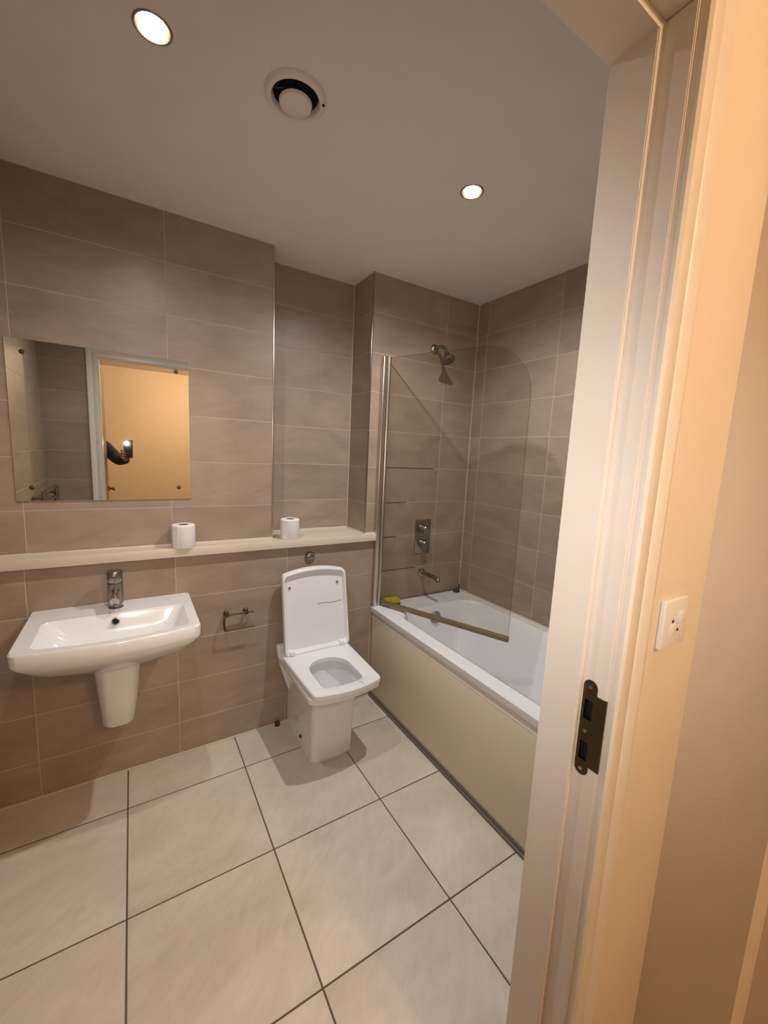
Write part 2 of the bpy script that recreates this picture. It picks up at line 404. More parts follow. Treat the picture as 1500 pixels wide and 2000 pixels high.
def pocket(h):
    bm = bmesh.new(); add_box(bm, PX - .0006, PX + .0095, h[0], h[1], h[2], h[3])
    bm.faces.ensure_lookup_table()
    f = [f for f in bm.faces if f.calc_center_median().x < PX]; bmesh.ops.delete(bm, geom=f, context='FACES')
    return from_bm('latch_hole', bm, BLACK)
# cut the jamb so that the pockets are open
cut(jR, [box('c', PX - .02, PX + .0125, h[0] - .001, h[1] + .001, h[2] - .001, h[3] + .001, BLACK) for h in (H1, H2)])
scr = [lathe('screw', [(.0038, 0), (.0034, .0012), (.001, .0014)], (PX - .0015, y, z), (-1, 0, 0), CHROME, n=14) for y, z in ((.3345, 1.071), (.3345, .994), (.3345, .926))]
lip = box('lip', PX - .0025, PX + .0006, .3060, .3085, .934, 1.060, BRASS, bev=.0006)
adopt(sp, pl, pocket(H1), pocket(H2), lip, *scr)
# ------------------------------------------------------------------ door leaf, open into the hall
dr = empty('door_leaf', (-.19, YD0, 0), 'painted door standing open into the hall, seen edge-on in the mirror', 'door')
lf = box('leaf', -.230, -.190, -.462, .300, .008, 2.008, DOORP, bev=.002)
hs = []
for z in (.25, 1.10, 1.80):
    bm = bmesh.new(); add_lathe(bm, [(.006, -.05), (.006, .05)], (-.186, .304, z), (0, 0, 1), 12); add_box(bm, -.1898, -.1878, .262, .302, z - .05, z + .05)
    hs.append(from_bm('hinge', bm, BRASS, smooth=True))
hb2 = bmesh.new(); add_lathe(hb2, [(.025, 0), (.025, .008), (.010, .010), (.010, .045)], (-.190, -.40, 1.02), (1, 0, 0), 20)
add_tube(hb2, smoothpath([(-.150, -.40, 1.02), (-.145, -.38, 1.02), (-.145, -.29, 1.02)], 4), .009)
adopt(dr, lf, from_bm('door_handle', hb2, BRASS, smooth=True), *hs)

# ------------------------------------------------------------------ switch on hall wall
sw = empty('wall_switch', (.8005, YD0, 1.162), 'white square fused wall switch on the hall wall beside the door frame', 'switch')
pa = box('backplate', .757, .844, YD0 - .009, YD0, 1.1185, 1.2055, PLAST, bev=.003, seg=3)
rk = box('rocker', .809, .829, YD0 - .0125, YD0 - .008, 1.160, 1.180, PLAST, bev=.0015)
fs = box('fuse_cover', .783, .803, YD0 - .0105, YD0 - .008, 1.137, 1.160, PLAST, bev=.001)
s1 = lathe('screw', [(.003, 0), (.003, .001)], (.790, YD0 - .009, 1.166), (0, -1, 0), BROWN, n=12)
s2 = lathe('screw', [(.003, 0), (.003, .001)], (.812, YD0 - .009, 1.147), (0, -1, 0), CARD, n=12)
adopt(sw, pa, rk, fs, s1, s2)

# ------------------------------------------------------------------ ledge
bm = bmesh.new()
add_box(bm, XL, 1.152, Y1 - .025, Y1 - .0, .953, LEDZ)
add_box(bm, XL, XM, Y1 - .001, Y0 - .0005, .955, LEDZ)
add_box(bm, XM, XP - .0005, Y1 - .001, Y2 - .0005, .955, LEDZ)
bmesh.ops.remove_doubles(bm, verts=bm.verts, dist=1e-6)
ld = from_bm('ledge_board', bm, LEDGE)
bm = bmesh.new()
add_box(bm, XL, 1.153, Y1 - .0275, Y1 - .024, .952, LEDZ + .001, .001)
fr_e = from_bm('front_edge', bm, LEDGE, smooth=True)
def bead(x0, x1, y0, y1): return box('sealant_bead', x0, x1, y0, y1, LEDZ - .001, LEDZ + .007, LEDGE, bev=.0025)
lg = empty('ledge_shelf', (.3, Y1, .953), 'long cream shelf ledge running over basin and toilet, carrying two toilet rolls', 'shelf')
adopt(lg, ld, fr_e, bead(XL, XM - .003, Y0 - .009, Y0 - .0005), bead(XM + .001, XP - .001, Y2 - .010, Y2 - .0005), bead(XP - .008, XP - .0005, Y1 + .002, Y2 - .001), bead(XP, 1.15, Y1 - .007, Y1 - .0005))

# ------------------------------------------------------------------ toilet rolls
def roll(x, y, label):
    r = empty('toilet_roll', (x, y, LEDZ), label, 'toilet roll', 'toilet rolls on the ledge')
    R, h, c = .047, .100, .020
    o1 = lathe('paper', [(c, .0), (R - .002, .0), (R, .003), (R, h - .004), (R - .004, h), (c + .001, h), (c, h - .002), (c, .0)], (x, y, LEDZ), (0, 0, 1), PAPER, n=40, cap0=False, cap1=False)
    o2 = lathe('cardboard_core', [(c - .0002, .001), (c - .0002, h - .001), (c - .0015, h - .001), (c - .0015, .001), (c - .0002, .001)], (x, y, LEDZ), (0, 0, 1), CARD, n=28, cap0=False, cap1=False)
    bm = bmesh.new(); a = 3.9
    add_box(bm, -.0008, .0012, -.012, .012, .002, h - .003, .0004, 1)
    o3 = from_bm('loose_end', bm, PAPER); o3.matrix_world = Matrix.Translation((x, y, LEDZ)) @ Matrix.Rotation(a, 4, 'Z') @ Matrix.Translation((R, 0, 0))
    bpy.context.view_layer.update()
    adopt(r, o1, o2, o3)
roll(.180, 1.932, 'white toilet roll on the ledge above the basin')
roll(.666, 1.952, 'white toilet roll on the ledge above the toilet by the recess')

# ------------------------------------------------------------------ wall mirror
mr = empty('wall_mirror', (-.076, Y0, 1.49), 'frameless square mirror screwed to the tiles above the basin', 'mirror')
MX0, MX1, MZ0, MZ1 = -.371, .219, 1.196, 1.782
mp_ = box('mirror_glass', MX0, MX1, Y0 - .006, Y0 - .0012, MZ0, MZ1, MIRROR, bev=.0012, seg=1)
mb_ = box('backing', MX0 + .002, MX1 - .002, Y0 - .0012, Y0 - .0004, MZ0 + .002, MZ1 - .002, GREYP)
ms = [lathe('mirror_screw', [(.0085, 0), (.0085, .002), (.006, .005), (.001, .0058)], (x, Y0 - .006, z), (0, -1, 0), BRASS, n=20) for x in (-.323, .170) for z in (1.736, 1.248)]
adopt(mr, mp_, mb_, *ms)

# ------------------------------------------------------------------ wash basin
wbn = empty('wash_basin', (-.075, Y1, .31), 'white rectangular wall hung wash basin with half pedestal', 'wash basin')
bx0, bx1 = -.345, .197
def br(z, i=0, yf=1.548, r=.025, arch=.036, yb=Y1 - .001): return rrect(bx0 + i, bx1 - i, yf + i, yb, r, z, arch=arch, rb=.006)
def scale_ring(z, x0, x1, yf, r, arch, yb=Y1 - .001, rb=.01): return rrect(x0, x1, yf, yb, r, z, arch=arch, rb=rb)
rings = [scale_ring(.592, -.20, .05, 1.72, .05, .02),
         scale_ring(.630, -.255, .107, 1.668, .05, .03),
         scale_ring(.660, -.300, .152, 1.620, .045, .034),
         scale_ring(.696, -.328, .180, 1.582, .035, .036),
         scale_ring(.728, bx0 + .002, bx1 - .002, 1.550, .028, .036),
         scale_ring(.740, bx0, bx1, 1.548, .025, .036),
         scale_ring(.774, bx0, bx1, 1.548, .025, .036),
         scale_ring(.780, bx0 + .004, bx1 - .004, 1.552, .024, .036),
         # rim inwards
         rrect(-.295, .160, 1.572, 1.797, .020, .779, arch=.030, rb=.03),
         rrect(-.288, .153, 1.580, 1.792, .026, .768, arch=.028, rb=.03),
         rrect(-.272, .137, 1.598, 1.782, .04, .730, arch=.024, rb=.04),
         rrect(-.235, .100, 1.625, 1.768, .05, .690, arch=.018, rb=.05),
         rrect(-.170, .030, 1.660, 1.745, .04, .668, arch=.008, rb=.04),
         rrect(-.10, -.05, 1.69, 1.73, .018, .664, arch=.0, rb=.018)]
bs = loft('bowl', rings, CERAM)
pd = loft('half_pedestal', [rrect(-.133, -.030, 1.822, Y1 - .001, .03, .292, arch=.008, rb=.004), rrect(-.140, -.026, 1.812, Y1 - .001, .03, .305, arch=.012, rb=.004),
      rrect(-.146, -.012, 1.795, Y1 - .001, .035, .42, arch=.016, rb=.004), rrect(-.155, -.001, 1.770, Y1 - .001, .04, .54, arch=.02, rb=.004),
      rrect(-.165, .012, 1.745, Y1 - .001, .045, .60, arch=.02, rb=.004)], CERAM)
ov = lathe('overflow', [(.0135, .0), (.0135, .004), (.010, .005), (.009, .002), (.001, .001)], (-.075, 1.7785, .752), (0, -1, .25), DULLCH, n=24)
ovh = lathe('overflow_hole', [(.009, 0), (.009, .0035)], (-.075, 1.7785, .752), (0, -1, .25), BLACK, n=20)
dn = lathe('drain', [(.020, 0), (.020, .003), (.014, .004), (.001, .002)], (-.075, 1.71, .664), (0, 0, 1), CHROME, n=28)
adopt(wbn, bs, pd, ov, ovh, dn)
# mixer tap
tp = empty('basin_tap', (-.075, 1.862, .779), 'chrome mono mixer tap standing on the back of the basin', 'tap')
body = lathe('body', [(.025, 0), (.025, .003), (.019, .006), (.019, .018), (.0265, .020), (.0265, .103)], (-.075, 1.862, .779), (0, 0, 1), DULLCH)
bm = bmesh.new(); add_tube(bm, [(-.075, 1.862, .850), (-.075, 1.80, .838), (-.075, 1.770, .832)], [.0175, .0165, .016], 20); spt = from_bm('spout', bm, CHROME, smooth=True)
aer = lathe('aerator', [(.012, 0), (.012, .014), (.010, .015)], (-.075, 1.783, .826), (0, -.2, -1), DULLCH, n=20)
cap = lathe('handle', [(.0235, -.002), (.0265, .002), (.0265, .040), (.024, .045), (.001, .046)], (-.075, 1.862, .884), (0, .0, 1), DULLCH)
bm = bmesh.new(); add_box(bm, -.080, -.070, 1.815, 1.85, .918, .924, .002); lev = from_bm('lever', bm, CHROME, smooth=True)
adopt(tp, body, spt, aer, cap, lev)

# ------------------------------------------------------------------ toilet
wc = empty('toilet', (.765, 1.75, 0), 'white square back-to-wall toilet with its lid raised', 'toilet')
YB = Y1 - .001
def pr(z, x0, x1, yf, r, arch, rb=.004): return rrect(x0, x1, yf, YB, r, z, arch=arch, rb=rb)
rings = [pr(0, .655, .868, 1.578, .020, .014), pr(.010, .657, .866, 1.580, .020, .014), pr(.24, .655, .869, 1.570, .020, .014), pr(.268, .654, .871, 1.568, .020, .015),
         pr(.300, .648, .882, 1.556, .020, .018), pr(.328, .637, .900, 1.532, .020, .023), pr(.350, .624, .920, 1.505, .018, .027), pr(.364, .612, .938, 1.486, .018, .030), pr(.367, .600, .950, 1.476, .022, .031),
         pr(.388, .599, .951, 1.475, .022, .031), pr(.393, .603, .947, 1.479, .022, .031),
         rrect(.650, .890, 1.503, 1.752, .03, .392, arch=.012, rb=.085), rrect(.648, .892, 1.503, 1.754, .03, .374, arch=.012, rb=.085),
         rrect(.652, .888, 1.530, 1.750, .035, .350, arch=.012, rb=.08), rrect(.668, .862, 1.580, 1.745, .04, .300, arch=.008, rb=.07), rrect(.688, .842, 1.602, 1.730, .045, .225, arch=.004, rb=.055),
         rrect(.715, .825, 1.63, 1.715, .04, .155, arch=.0, rb=.04), rrect(.735, .805, 1.64, 1.70, .025, .125, rb=.03)]
pan = loft('pan', rings, CERAM)
up_ = loft('rear_upstand', [rrect(.650, .880, 1.895, YB, .01, .20, rb=.004), rrect(.630, .905, 1.893, YB, .012, .26, rb=.004), rrect(.606, .940, 1.892, YB, .012, .34, rb=.004), rrect(.592, .958, 1.890, YB, .012, .41, rb=.004), rrect(.592, .958, 1.890, YB, .012, .438, rb=.004), rrect(.597, .953, 1.896, YB, .012, .444, rb=.004)], CERAM)
wat = loft('water', [rrect(.700, .832, 1.614, 1.722, .04, .192, rb=.045), rrect(.700, .832, 1.614, 1.722, .04, .196, rb=.045)], WATER)
def seatring(z, i=0): return rrect(.608 + i, .938 - i, 1.452 + i, 1.832 - i, .018, z, arch=.030, rb=.012, bx=.014)
def seathole(z, i=0): return rrect(.668 - i, .868 + i, 1.492 - i, 1.735 + i, .022, z, arch=.014, rb=.095)
seat = loft('seat', [seathole(.400), seatring(.400, .006), seatring(.402), seatring(.418), seatring(.423, .004), seathole(.424, .008), seathole(.419), seathole(.400)], PLAST, cap0=False, cap1=False)
bumpers = [box('seat_buffer', x, x + .016, 1.50, 1.53, .3915, .401, GREYP, bev=.001) for x in (.618, .905)]
# lid: shallow tray leaning against the wall
def lidmap(u, v, n_):
    """u across 0..1, v up 0..1, n_ towards the room"""
    s = v
    x = (.606 + (.602 - .606) * s) + u * ((.958 - .606) + ((.940 - .602) - (.958 - .606)) * s)
    y = 1.846 + .046 * s - n_
    return Vector((x, y, .425 + .400 * v - n_ * .10))
def lidring(i, n_, arch=.062):
    pts = []
    base = rrect(0 + i, 1 - i, 0 + i, 1 - i, .06, 0, n=6, rb=.05)
    for p in base:
        u, v = p.x, p.y
        k = max(0, (v - .6) / .4)
        v2 = v + arch * (1 - ((u - .5)/.5)**2) * k
        pts.append(lidmap(u, v2, n_))
    return pts
lid = loft('lid', [lidring(.03, .0), lidring(.0, .004), lidring(0, .030), lidring(.008, .033), lidring(.022, .033), lidring(.030, .030), lidring(.045, .012)], PLAST)
lb = [lathe('lid_buffer', [(.006, 0), (.006, .006), (.004, .008)], lidmap(u, .83, .012), (0, -1, .1), GREYP, n=14) for u in (.11, .87)]
dl1 = tube('dark_line', [lidmap(.53 + .40 * i / 8, .575 + .006 * math.sin(i * .9), .0125) for i in range(9)], .0011, GREYP, n=6)  # thin dark wavy line laid over the lid
dl2 = tube('dark_line', [(.826, 1.4665, .4242), (.838, 1.445, .4238), (.842, 1.4295, .421), (.843, 1.4275, .402)], .0010, GREYP, n=6)  # short thin dark line over the seat's front edge
hg = []
for x in (.640, .912):
    bm = bmesh.new(); add_box(bm, x - .013, x + .013, 1.806, 1.850, .424, .446, .004); add_box(bm, x - .012, x + .012, 1.834, 1.858, .392, .43, .004); add_lathe(bm, [(.007, -.018), (.007, .018)], (x, 1.842, .436), (1, 0, 0), 14)
    hg.append(from_bm('hinge', bm, PLAST, smooth=True))
bar_ = tube('hinge_bar', [(.63, 1.846, .432), (.93, 1.846, .432)], .007, PLAST)
bolt = lathe('floor_bolt', [(.009, 0), (.009, .003), (.005, .007), (.001, .008)], (.6565, 1.722, .045), (-1, 0, 0), BROWN, n=14)
sl = loft('sealant_line', [rrect(.651, .872, 1.574, YB, .022, .0003, arch=.014, rb=.004), rrect(.652, .871, 1.575, YB, .022, .005, arch=.014, rb=.004)], LEDGE)
adopt(wc, pan, up_, wat, seat, lid, dl1, dl2, bar_, bolt, sl, *bumpers, *lb, *hg)
# flush button
fb = empty('flush_button', (.767, Y1, .889), 'round chrome flush button in the tiles above the toilet', 'flush button')
f1 = lathe('surround_ring', [(.028, 0), (.028, .004), (.025, .009), (.020, .009), (.020, .005)], (.767, Y1, .889), (0, -1, 0), DULLCH, n=36)
f2 = lathe('button', [(.0190, 0), (.0190, .012), (.015, .0150), (.001, .016)], (.767, Y1, .889), (0, -1, 0), DULLCH, n=32)
adopt(fb, f1, f2)
# toilet roll holder
rh = empty('toilet_roll_holder', (.40, Y1, .655), 'empty chrome toilet roll holder on the wall left of the toilet', 'toilet roll holder')
ros = [lathe('rosette', [(.012, 0), (.012, .010), (.0085, .013), (.0085, .036), (.001, .0375)], (x, Y1, .655), (0, -1, 0), BRASS, n=20) for x in (.352, .441)]
tb = tube('top_bar', [(.346, Y1 - .032, .655), (.474, Y1 - .032, .655)], .0042, BRASS)
cov = tube('side_arm', smoothpath([(.349, Y1 - .026, .660), (.340, Y1 - .032, .640), (.337, Y1 - .040, .610), (.341, Y1 - .045, .588), (.352, Y1 - .046, .5845)], 5), .0052, BRASS)
bb = tube('roll_bar', [(.350, Y1 - .046, .5845), (.476, Y1 - .046, .5845)], .0036, BRASS)
adopt(rh, tb, cov, bb, *ros)
# pipe stub on the floor
tag(lathe('pipe_cap', [(.013, 0), (.014, .004), (.014, .016), (.011, .020), (.001, .021)], (.600, 1.914, 0), (0, 0, 1), BROWN, n=20), 'small dark brown round stub on the floor beside the toilet', 'pipe cap')

# ------------------------------------------------------------------ bath
BX0, BX1, BY0, BY1, BZ = 1.146, XR - .0005, YD1 + .018, Y1 - .0005, .567
bt = empty('bathtub', (1.49, 1.17, 0), 'white acrylic bath along the right wall behind a cream panel', 'bathtub')
def r4(x0, x1, y0, y1, r, z, ch=0): return rrect(x0, x1, y0, y1, r, z, rb=r if not ch else ch)
rings = [r4(BX0 + .002, BX1, BY0, BY1, .004, .527), r4(BX0, BX1, BY0, BY1, .004, .530), r4(BX0, BX1, BY0, BY1, .004, .556), r4(BX0 + .010, BX1, BY0, BY1, .004, .5665),
         r4(1.207, 1.775, BY0 + .065, 1.768, .08, .5660, .105), r4(1.216, 1.768, BY0 + .075, 1.762, .08, .556, .11),
         r4(1.228, 1.755, BY0 + .105, 1.752, .09, .50, .085), r4(1.258, 1.722, BY0 + .20, 1.735, .10, .34, .10),
         r4(1.275, 1.700, BY0 + .30, 1.71, .11, .215, .11), r4(1.33, 1.645, BY0 + .40, 1.65, .10, .170, .10), r4(1.45, 1.53, .95, 1.5, .03, .163, .03)]
tub = loft('tub', rings, ACRYL, cap0=False)
pn = box('bath_panel', 1.160, 1.166, BY0, BY1 - .002, .034, .528, PANEL, bev=.001)
bdn = box('panel_top_bead', 1.155, 1.163, BY0, BY1 - .002, .490, .500, PLAST, bev=.002)
rc = box('panel_upper_strip', 1.1575, 1.162, BY0, BY1 - .002, .500, .528, LEDGE, bev=.001)
plh = bmesh.new(); add_box(plh, 1.152, 1.162, BY0, BY1 - .002, .001, .016, .002); add_box(plh, 1.157, 1.163, BY0, BY1 - .002, .014, .036, .001)
ph = from_bm('plinth_trim', plh, GREYP, smooth=True)
bo = lathe('overflow', [(.036, 0), (.036, .006), (.030, .012), (.001, .014)], (1.487, 1.750, .498), (0, -1, .1), DULLCH, n=32)
bd = lathe('drain', [(.032, 0), (.032, .003), (.020, .005), (.001, .003)], (1.487, 1.44, .1635), (0, 0, 1), CHROME, n=28)
sb = box('sealant_bead', BX0, BX1, BY1 - .006, BY1, .562, .574, GREYP, bev=.002); sb['label'] = 'mouldy dark sealant'
sb2 = box('sealant_bead', XR - .009, XR - .0005, BY0, BY1 - .01, .562, .575, LEDGE, bev=.003)
adopt(bt, tub, pn, bdn, rc, ph, bo, bd, sb, sb2)
bfoot = [box('foot', x, x + .03, y, y + .03, 0, .50 if x > 1.7 else .20, GREYP) for x, y in ((1.17, .50), (1.17, 1.87), (1.79, .50), (1.79, 1.87))]
adopt(bt, *bfoot)
# screen
scn = empty('bath_screen', (1.17, 1.91, BZ), 'hinged glass bath screen with chrome wall post, swung over the bath', 'shower screen')
bm = bmesh.new(); add_box(bm, 1.146, 1.172, Y1 - .030, Y1 - .0005, BZ + .001, 1.948, .005, 3); pole = from_bm('wall_post', bm, ALUM, smooth=True)
bm = bmesh.new(); add_lathe(bm, [(.011, BZ + .001), (.011, 1.948)], (1.185, Y1 - .022, 0), (0, 0, 1), 24); hpost = from_bm('hinge_post', bm, ALUM, smooth=True)
A = Vector((1.192, 1.900)); E_ = Vector((1.487, 1.215)); D = (E_ - A); Lg = D.length; D.normalize(); N = Vector((-D.y, D.x))
rr = .225; Z0g, Z1g = .592, 1.945
prof = [(0, Z0g), (Lg, Z0g), (Lg, Z1g - rr)] + [(Lg - rr + rr*math.cos(a), Z1g - rr + rr*math.sin(a)) for a in [pi/2 * i/18 for i in range(1, 19)]] + [(0, Z1g)]
bm = bmesh.new(); th = .003
R0 = [bm.verts.new((A.x + D.x*s - N.x*th, A.y + D.y*s - N.y*th, z)) for s, z in prof]; R1 = [bm.verts.new((A.x + D.x*s + N.x*th, A.y + D.y*s + N.y*th, z)) for s, z in prof]
bm.faces.new(R0[::-1]); bm.faces.new(R1)
for i in range(len(R0)):
    j = (i+1) % len(R0); f = bm.faces.new((R0[i], R0[j], R1[j], R1[i])); f.material_index = 1
gp = from_bm('glass_panel', bm, [GLASS, EDGE])
bm = bmesh.new(); add_box(bm, 0, Lg + .004, -.010, .010, Z0g - .016, Z0g + .010, .004)
sr = from_bm('bottom_seal', bm, RAILM, smooth=True); ang = math.atan2(D.y, D.x)
sr.matrix_world = Matrix.Translation((A.x, A.y, 0)) @ Matrix.Rotation(ang, 4, 'Z'); bpy.context.view_layer.update()
adopt(scn, pole, hpost, gp, sr)
# shower head
sh = empty('wall_shower', (1.497, Y1, 2.044), 'small chrome shower head on a bent wall arm', 'shower head')
fl1 = lathe('flange', [(.027, 0), (.027, .006), (.020, .014), (.013, .018)], (1.497, Y1, 2.044), (0, -1, 0), DULLCH, n=28)
ar = tube('arm', smoothpath([(1.497, Y1 - .01, 2.044), (1.497, Y1 - .06, 2.046), (1.497, Y1 - .095, 2.030), (1.497, Y1 - .120, 1.995)], 6), .0095, DULLCH)
hd_o = Vector((1.497, Y1 - .115, 2.000)); hax = Vector((0, -.45, -.9)).normalized()
hd1 = lathe('head', [(.014, 0), (.016, .012), (.020, .020), (.036, .036), (.037, .048)], hd_o, hax, DULLCH, n=30)
hd2 = lathe('spray_face', [(.034, .048), (.034, .051), (.020, .052), (.019, .049), (.001, .049)], hd_o, hax, GREYP, n=30)
adopt(sh, fl1, ar, hd1, hd2)
# thermostatic valve
sv = empty('shower_valve', (1.492, Y1, .95), 'rectangular chrome shower control plate with two round handles', 'shower control')
vp = box('plate', 1.435, 1.550, Y1 - .006, Y1, .846, 1.052, DULLCH, bev=.002)
parts = [vp]
for z in (.997, .905):
    parts.append(lathe('control_knob', [(.026, 0), (.026, .012), (.0235, .016), (.0235, .048), (.021, .051), (.001, .052)], (1.484, Y1 - .006, z), (0, -1, 0), DULLCH, n=30))
    bm = bmesh.new(); add_tube(bm, [(1.484, Y1 - .045, z), (1.484, Y1 - .045, z - .030)], .0045, 10); parts.append(from_bm('knob_lever', bm, CHROME, smooth=True))
adopt(sv, *parts)
bsp = empty('bath_spout', (1.499, Y1, .722), 'chrome bath filler spout over the tap end of the bath', 'bath spout')
q1 = lathe('flange', [(.025, 0), (.025, .008), (.015, .012)], (1.499, Y1, .722), (0, -1, 0), DULLCH, n=28)
q2 = tube('spout', smoothpath([(1.499, Y1 - .01, .724), (1.499, Y1 - .10, .724), (1.499, Y1 - .160, .720), (1.499, Y1 - .170, .705)], 5), .0125, DULLCH, n=16)
adopt(bsp, q1, q2)
# sponge and little bits on the rim
spg = empty('sponge', (1.264, 1.890, BZ), 'yellow sponge with dark scouring side on the bath rim behind the screen', 'sponge')
so1 = box('foam', -.045, .045, -.030, .030, .009, .034, SPONGE, bev=.006); so2 = box('scouring_pad', -.045, .045, -.030, .030, .0, .010, BROWN, bev=.003)
for o in (so1, so2): o.parent = spg
spg.rotation_euler = (0, 0, -.03)
ct = empty('plug', (1.772, 1.895, BZ), 'small dark bath plug with stem in the far corner of the bath rim', 'bath plug')
c1 = lathe('plug_disc', [(.020, .0), (.022, .004), (.022, .012), (.016, .018), (.006, .020), (.006, .030), (.001, .031)], (1.772, 1.895, BZ), (0, 0, 1), BROWN, n=24)
c2 = lathe('stem', [(.004, 0), (.004, .04), (.001, .041)], (1.808, 1.912, BZ), (0, 0, 1), DARK, n=10)
adopt(ct, c1, c2)

# ------------------------------------------------------------------ towel radiator (mirror only)
tr = empty('towel_radiator', (-.44, .72, .35), 'chrome ladder towel radiator on the left wall, its top seen in the mirror', 'radiator')
ps = [tube('upright', [(-.44, y, .35), (-.44, y, 1.13)], .014, DULLCH) for y in (.50, .94)]
ps += [tube('rail', [(-.44, .50, z), (-.44, .94, z)], .010, DULLCH) for z in [.40 + .06*k for k in range(13) if k not in (4, 9)]]
ps += [lathe('bracket', [(.012, 0), (.012, .060)], (-.499, y, z), (1, 0, 0), DULLCH, n=14) for y in (.53, .91) for z in (.43, 1.09)]
adopt(tr, *ps)

# ------------------------------------------------------------------ ceiling fittings
def downlight(xy, label, power):
    x, y = xy
    d = empty('ceiling_downlight', (x, y, H), label, 'ceiling light', 'recessed ceiling spotlights')
    rg = lathe('bezel', [(.0355, .030), (.0355, -.001), (.040, -.0015), (.041, 0.0), (.0415, .0005), (.0355, .0005)], (x, y, H), (0, 0, 1), DULLCH, n=40, cap0=False, cap1=False)
    rf = lathe('reflector', [(.0352, .0), (.031, .016), (.026, .030), (.026, .060), (.001, .062)], (x, y, H), (0, 0, 1), BRASS, n=40, cap0=False)
    bl = lathe('lamp', [(.0215, .060), (.0215, .006), (.018, .003), (.001, .002)], (x, y, H), (0, 0, 1), BULB, n=32)
    adopt(d, rg, rf, bl)
    L = bpy.data.lights.new('downlight_beam', 'SPOT'); L.energy = power; L.color = C_BATH; L.spot_size = math.radians(165); L.spot_blend = 1.0; L.shadow_soft_size = .018
    lo = bpy.data.objects.new('downlight_beam', L); COL.objects.link(lo); lo.location = (x, y, H - .012)
    adopt(d, lo)
downlight(LP1, 'lit recessed ceiling spotlight at the upper left, nearest the door', P_LIGHT1)
downlight(LP2, 'lit recessed ceiling spotlight near the bath', P_LIGHT2)
ve = empty('ceiling_vent', (*VP, H), 'round white extractor vent with a central disc in the ceiling', 'air vent')
v1 = lathe('outer_ring', [(.0585, .040), (.0585, .004), (.060, -.006), (.064, -.011), (.074, -.010), (.080, -.004), (.081, 0)], (*VP, H), (0, 0, 1), GLOSSP, n=56, cap0=False, cap1=False)
v2 = lathe('centre_disc', [(.001, -.026), (.034, -.027), (.041, -.023), (.043, -.016), (.039, -.012), (.001, -.010)], (*VP, H), (0, 0, 1), GLOSSP, n=48, cap0=False, cap1=False)
v3 = lathe('duct', [(.0580, .003), (.0580, .090), (.001, .091)], (*VP, H), (0, 0, 1), simple('dark_duct', (.05, .05, .055), .5), n=40, cap0=False)
v4 = [tube('support_rib', [(VP[0] + .01*math.cos(a), VP[1] + .01*math.sin(a), H + .02), (VP[0] + .0578*math.cos(a), VP[1] + .0578*math.sin(a), H + .02)], .004, DARK, n=8) for a in (.5, .5 + 2*pi/3, .5 + 4*pi/3)]
v5 = lathe('stem', [(.006, -.012), (.006, .03)], (*VP, H), (0, 0, 1), DARK, n=12)
v6 = lathe('clip', [(.004, 0), (.003, .003), (.001, .0035)], (VP[0] + .066, VP[1] - .03, H - .0105), (0, 0, -1), BROWN, n=10)
adopt(ve, v1, v2, v3, v5, v6, *v4)
# hall lamp
hl = empty('hall_ceiling_lamp', (*HLP, H), 'round warm hall ceiling lamp', 'ceiling light')
h1 = lathe('lamp_base', [(.075, 0), (.075, -.014), (.001, -.015)], (*HLP, H), (0, 0, 1), GLOSSP, n=36)
h2 = lathe('lamp_glass', [(.068, -.015), (.066, -.040), (.050, -.058), (.025, -.066), (.001, -.068)], (*HLP, H), (0, 0, 1), HBULB, n=36)
L = bpy.data.lights.new('hall_lamp_light', 'POINT'); L.energy = P_HALL; L.color = C_HALL; L.shadow_soft_size = .05
lo = bpy.data.objects.new('hall_lamp_light', L); COL.objects.link(lo); lo.location = (*HLP, H - .13)
adopt(hl, h1, h2, lo)

# ------------------------------------------------------------------ phone with lit flash
ph_c = CAM - RIGHT * .016 - UP * .052 - FWD * .016
PM = Matrix((RIGHT, UP, -FWD)).transposed().to_4x4(); PM.translation = ph_c
phn = empty('phone', tuple(ph_c), 'dark phone with its flash lit, held up in the doorway and seen in the mirror', 'phone'); phn.matrix_world = PM
def local_box(name, a, mat, bev): return box(name, *a, mat, bev=bev)
pb = local_box('case', (-.036, .036, -.075, .075, -.004, .004), DARK, .0035)
pscr = local_box('screen', (-.033, .033, -.071, .071, .0040, .0044), BLACK, .0)
pcam = local_box('camera_bump', (-.030, .004, .034, .068, -.0055, -.0035), DARK, .001)
pled = lathe('flash_led', [(.004, 0), (.004, .001), (.001, .0012)], (-.018, .050, -.0055), (0, 0, -1), LEDM, n=16)
L = bpy.data.lights.new('flash_light', 'SPOT'); L.energy = P_FLASH; L.color = C_FLASH; L.shadow_soft_size = .004; L.spot_size = math.radians(115); L.spot_blend = 1.0
lo = bpy.data.objects.new('flash_light', L); COL.objects.link(lo); lo.location = (-.018, .050, -.0085)
for o in (pb, pscr, pcam, pled, lo): o.parent = phn

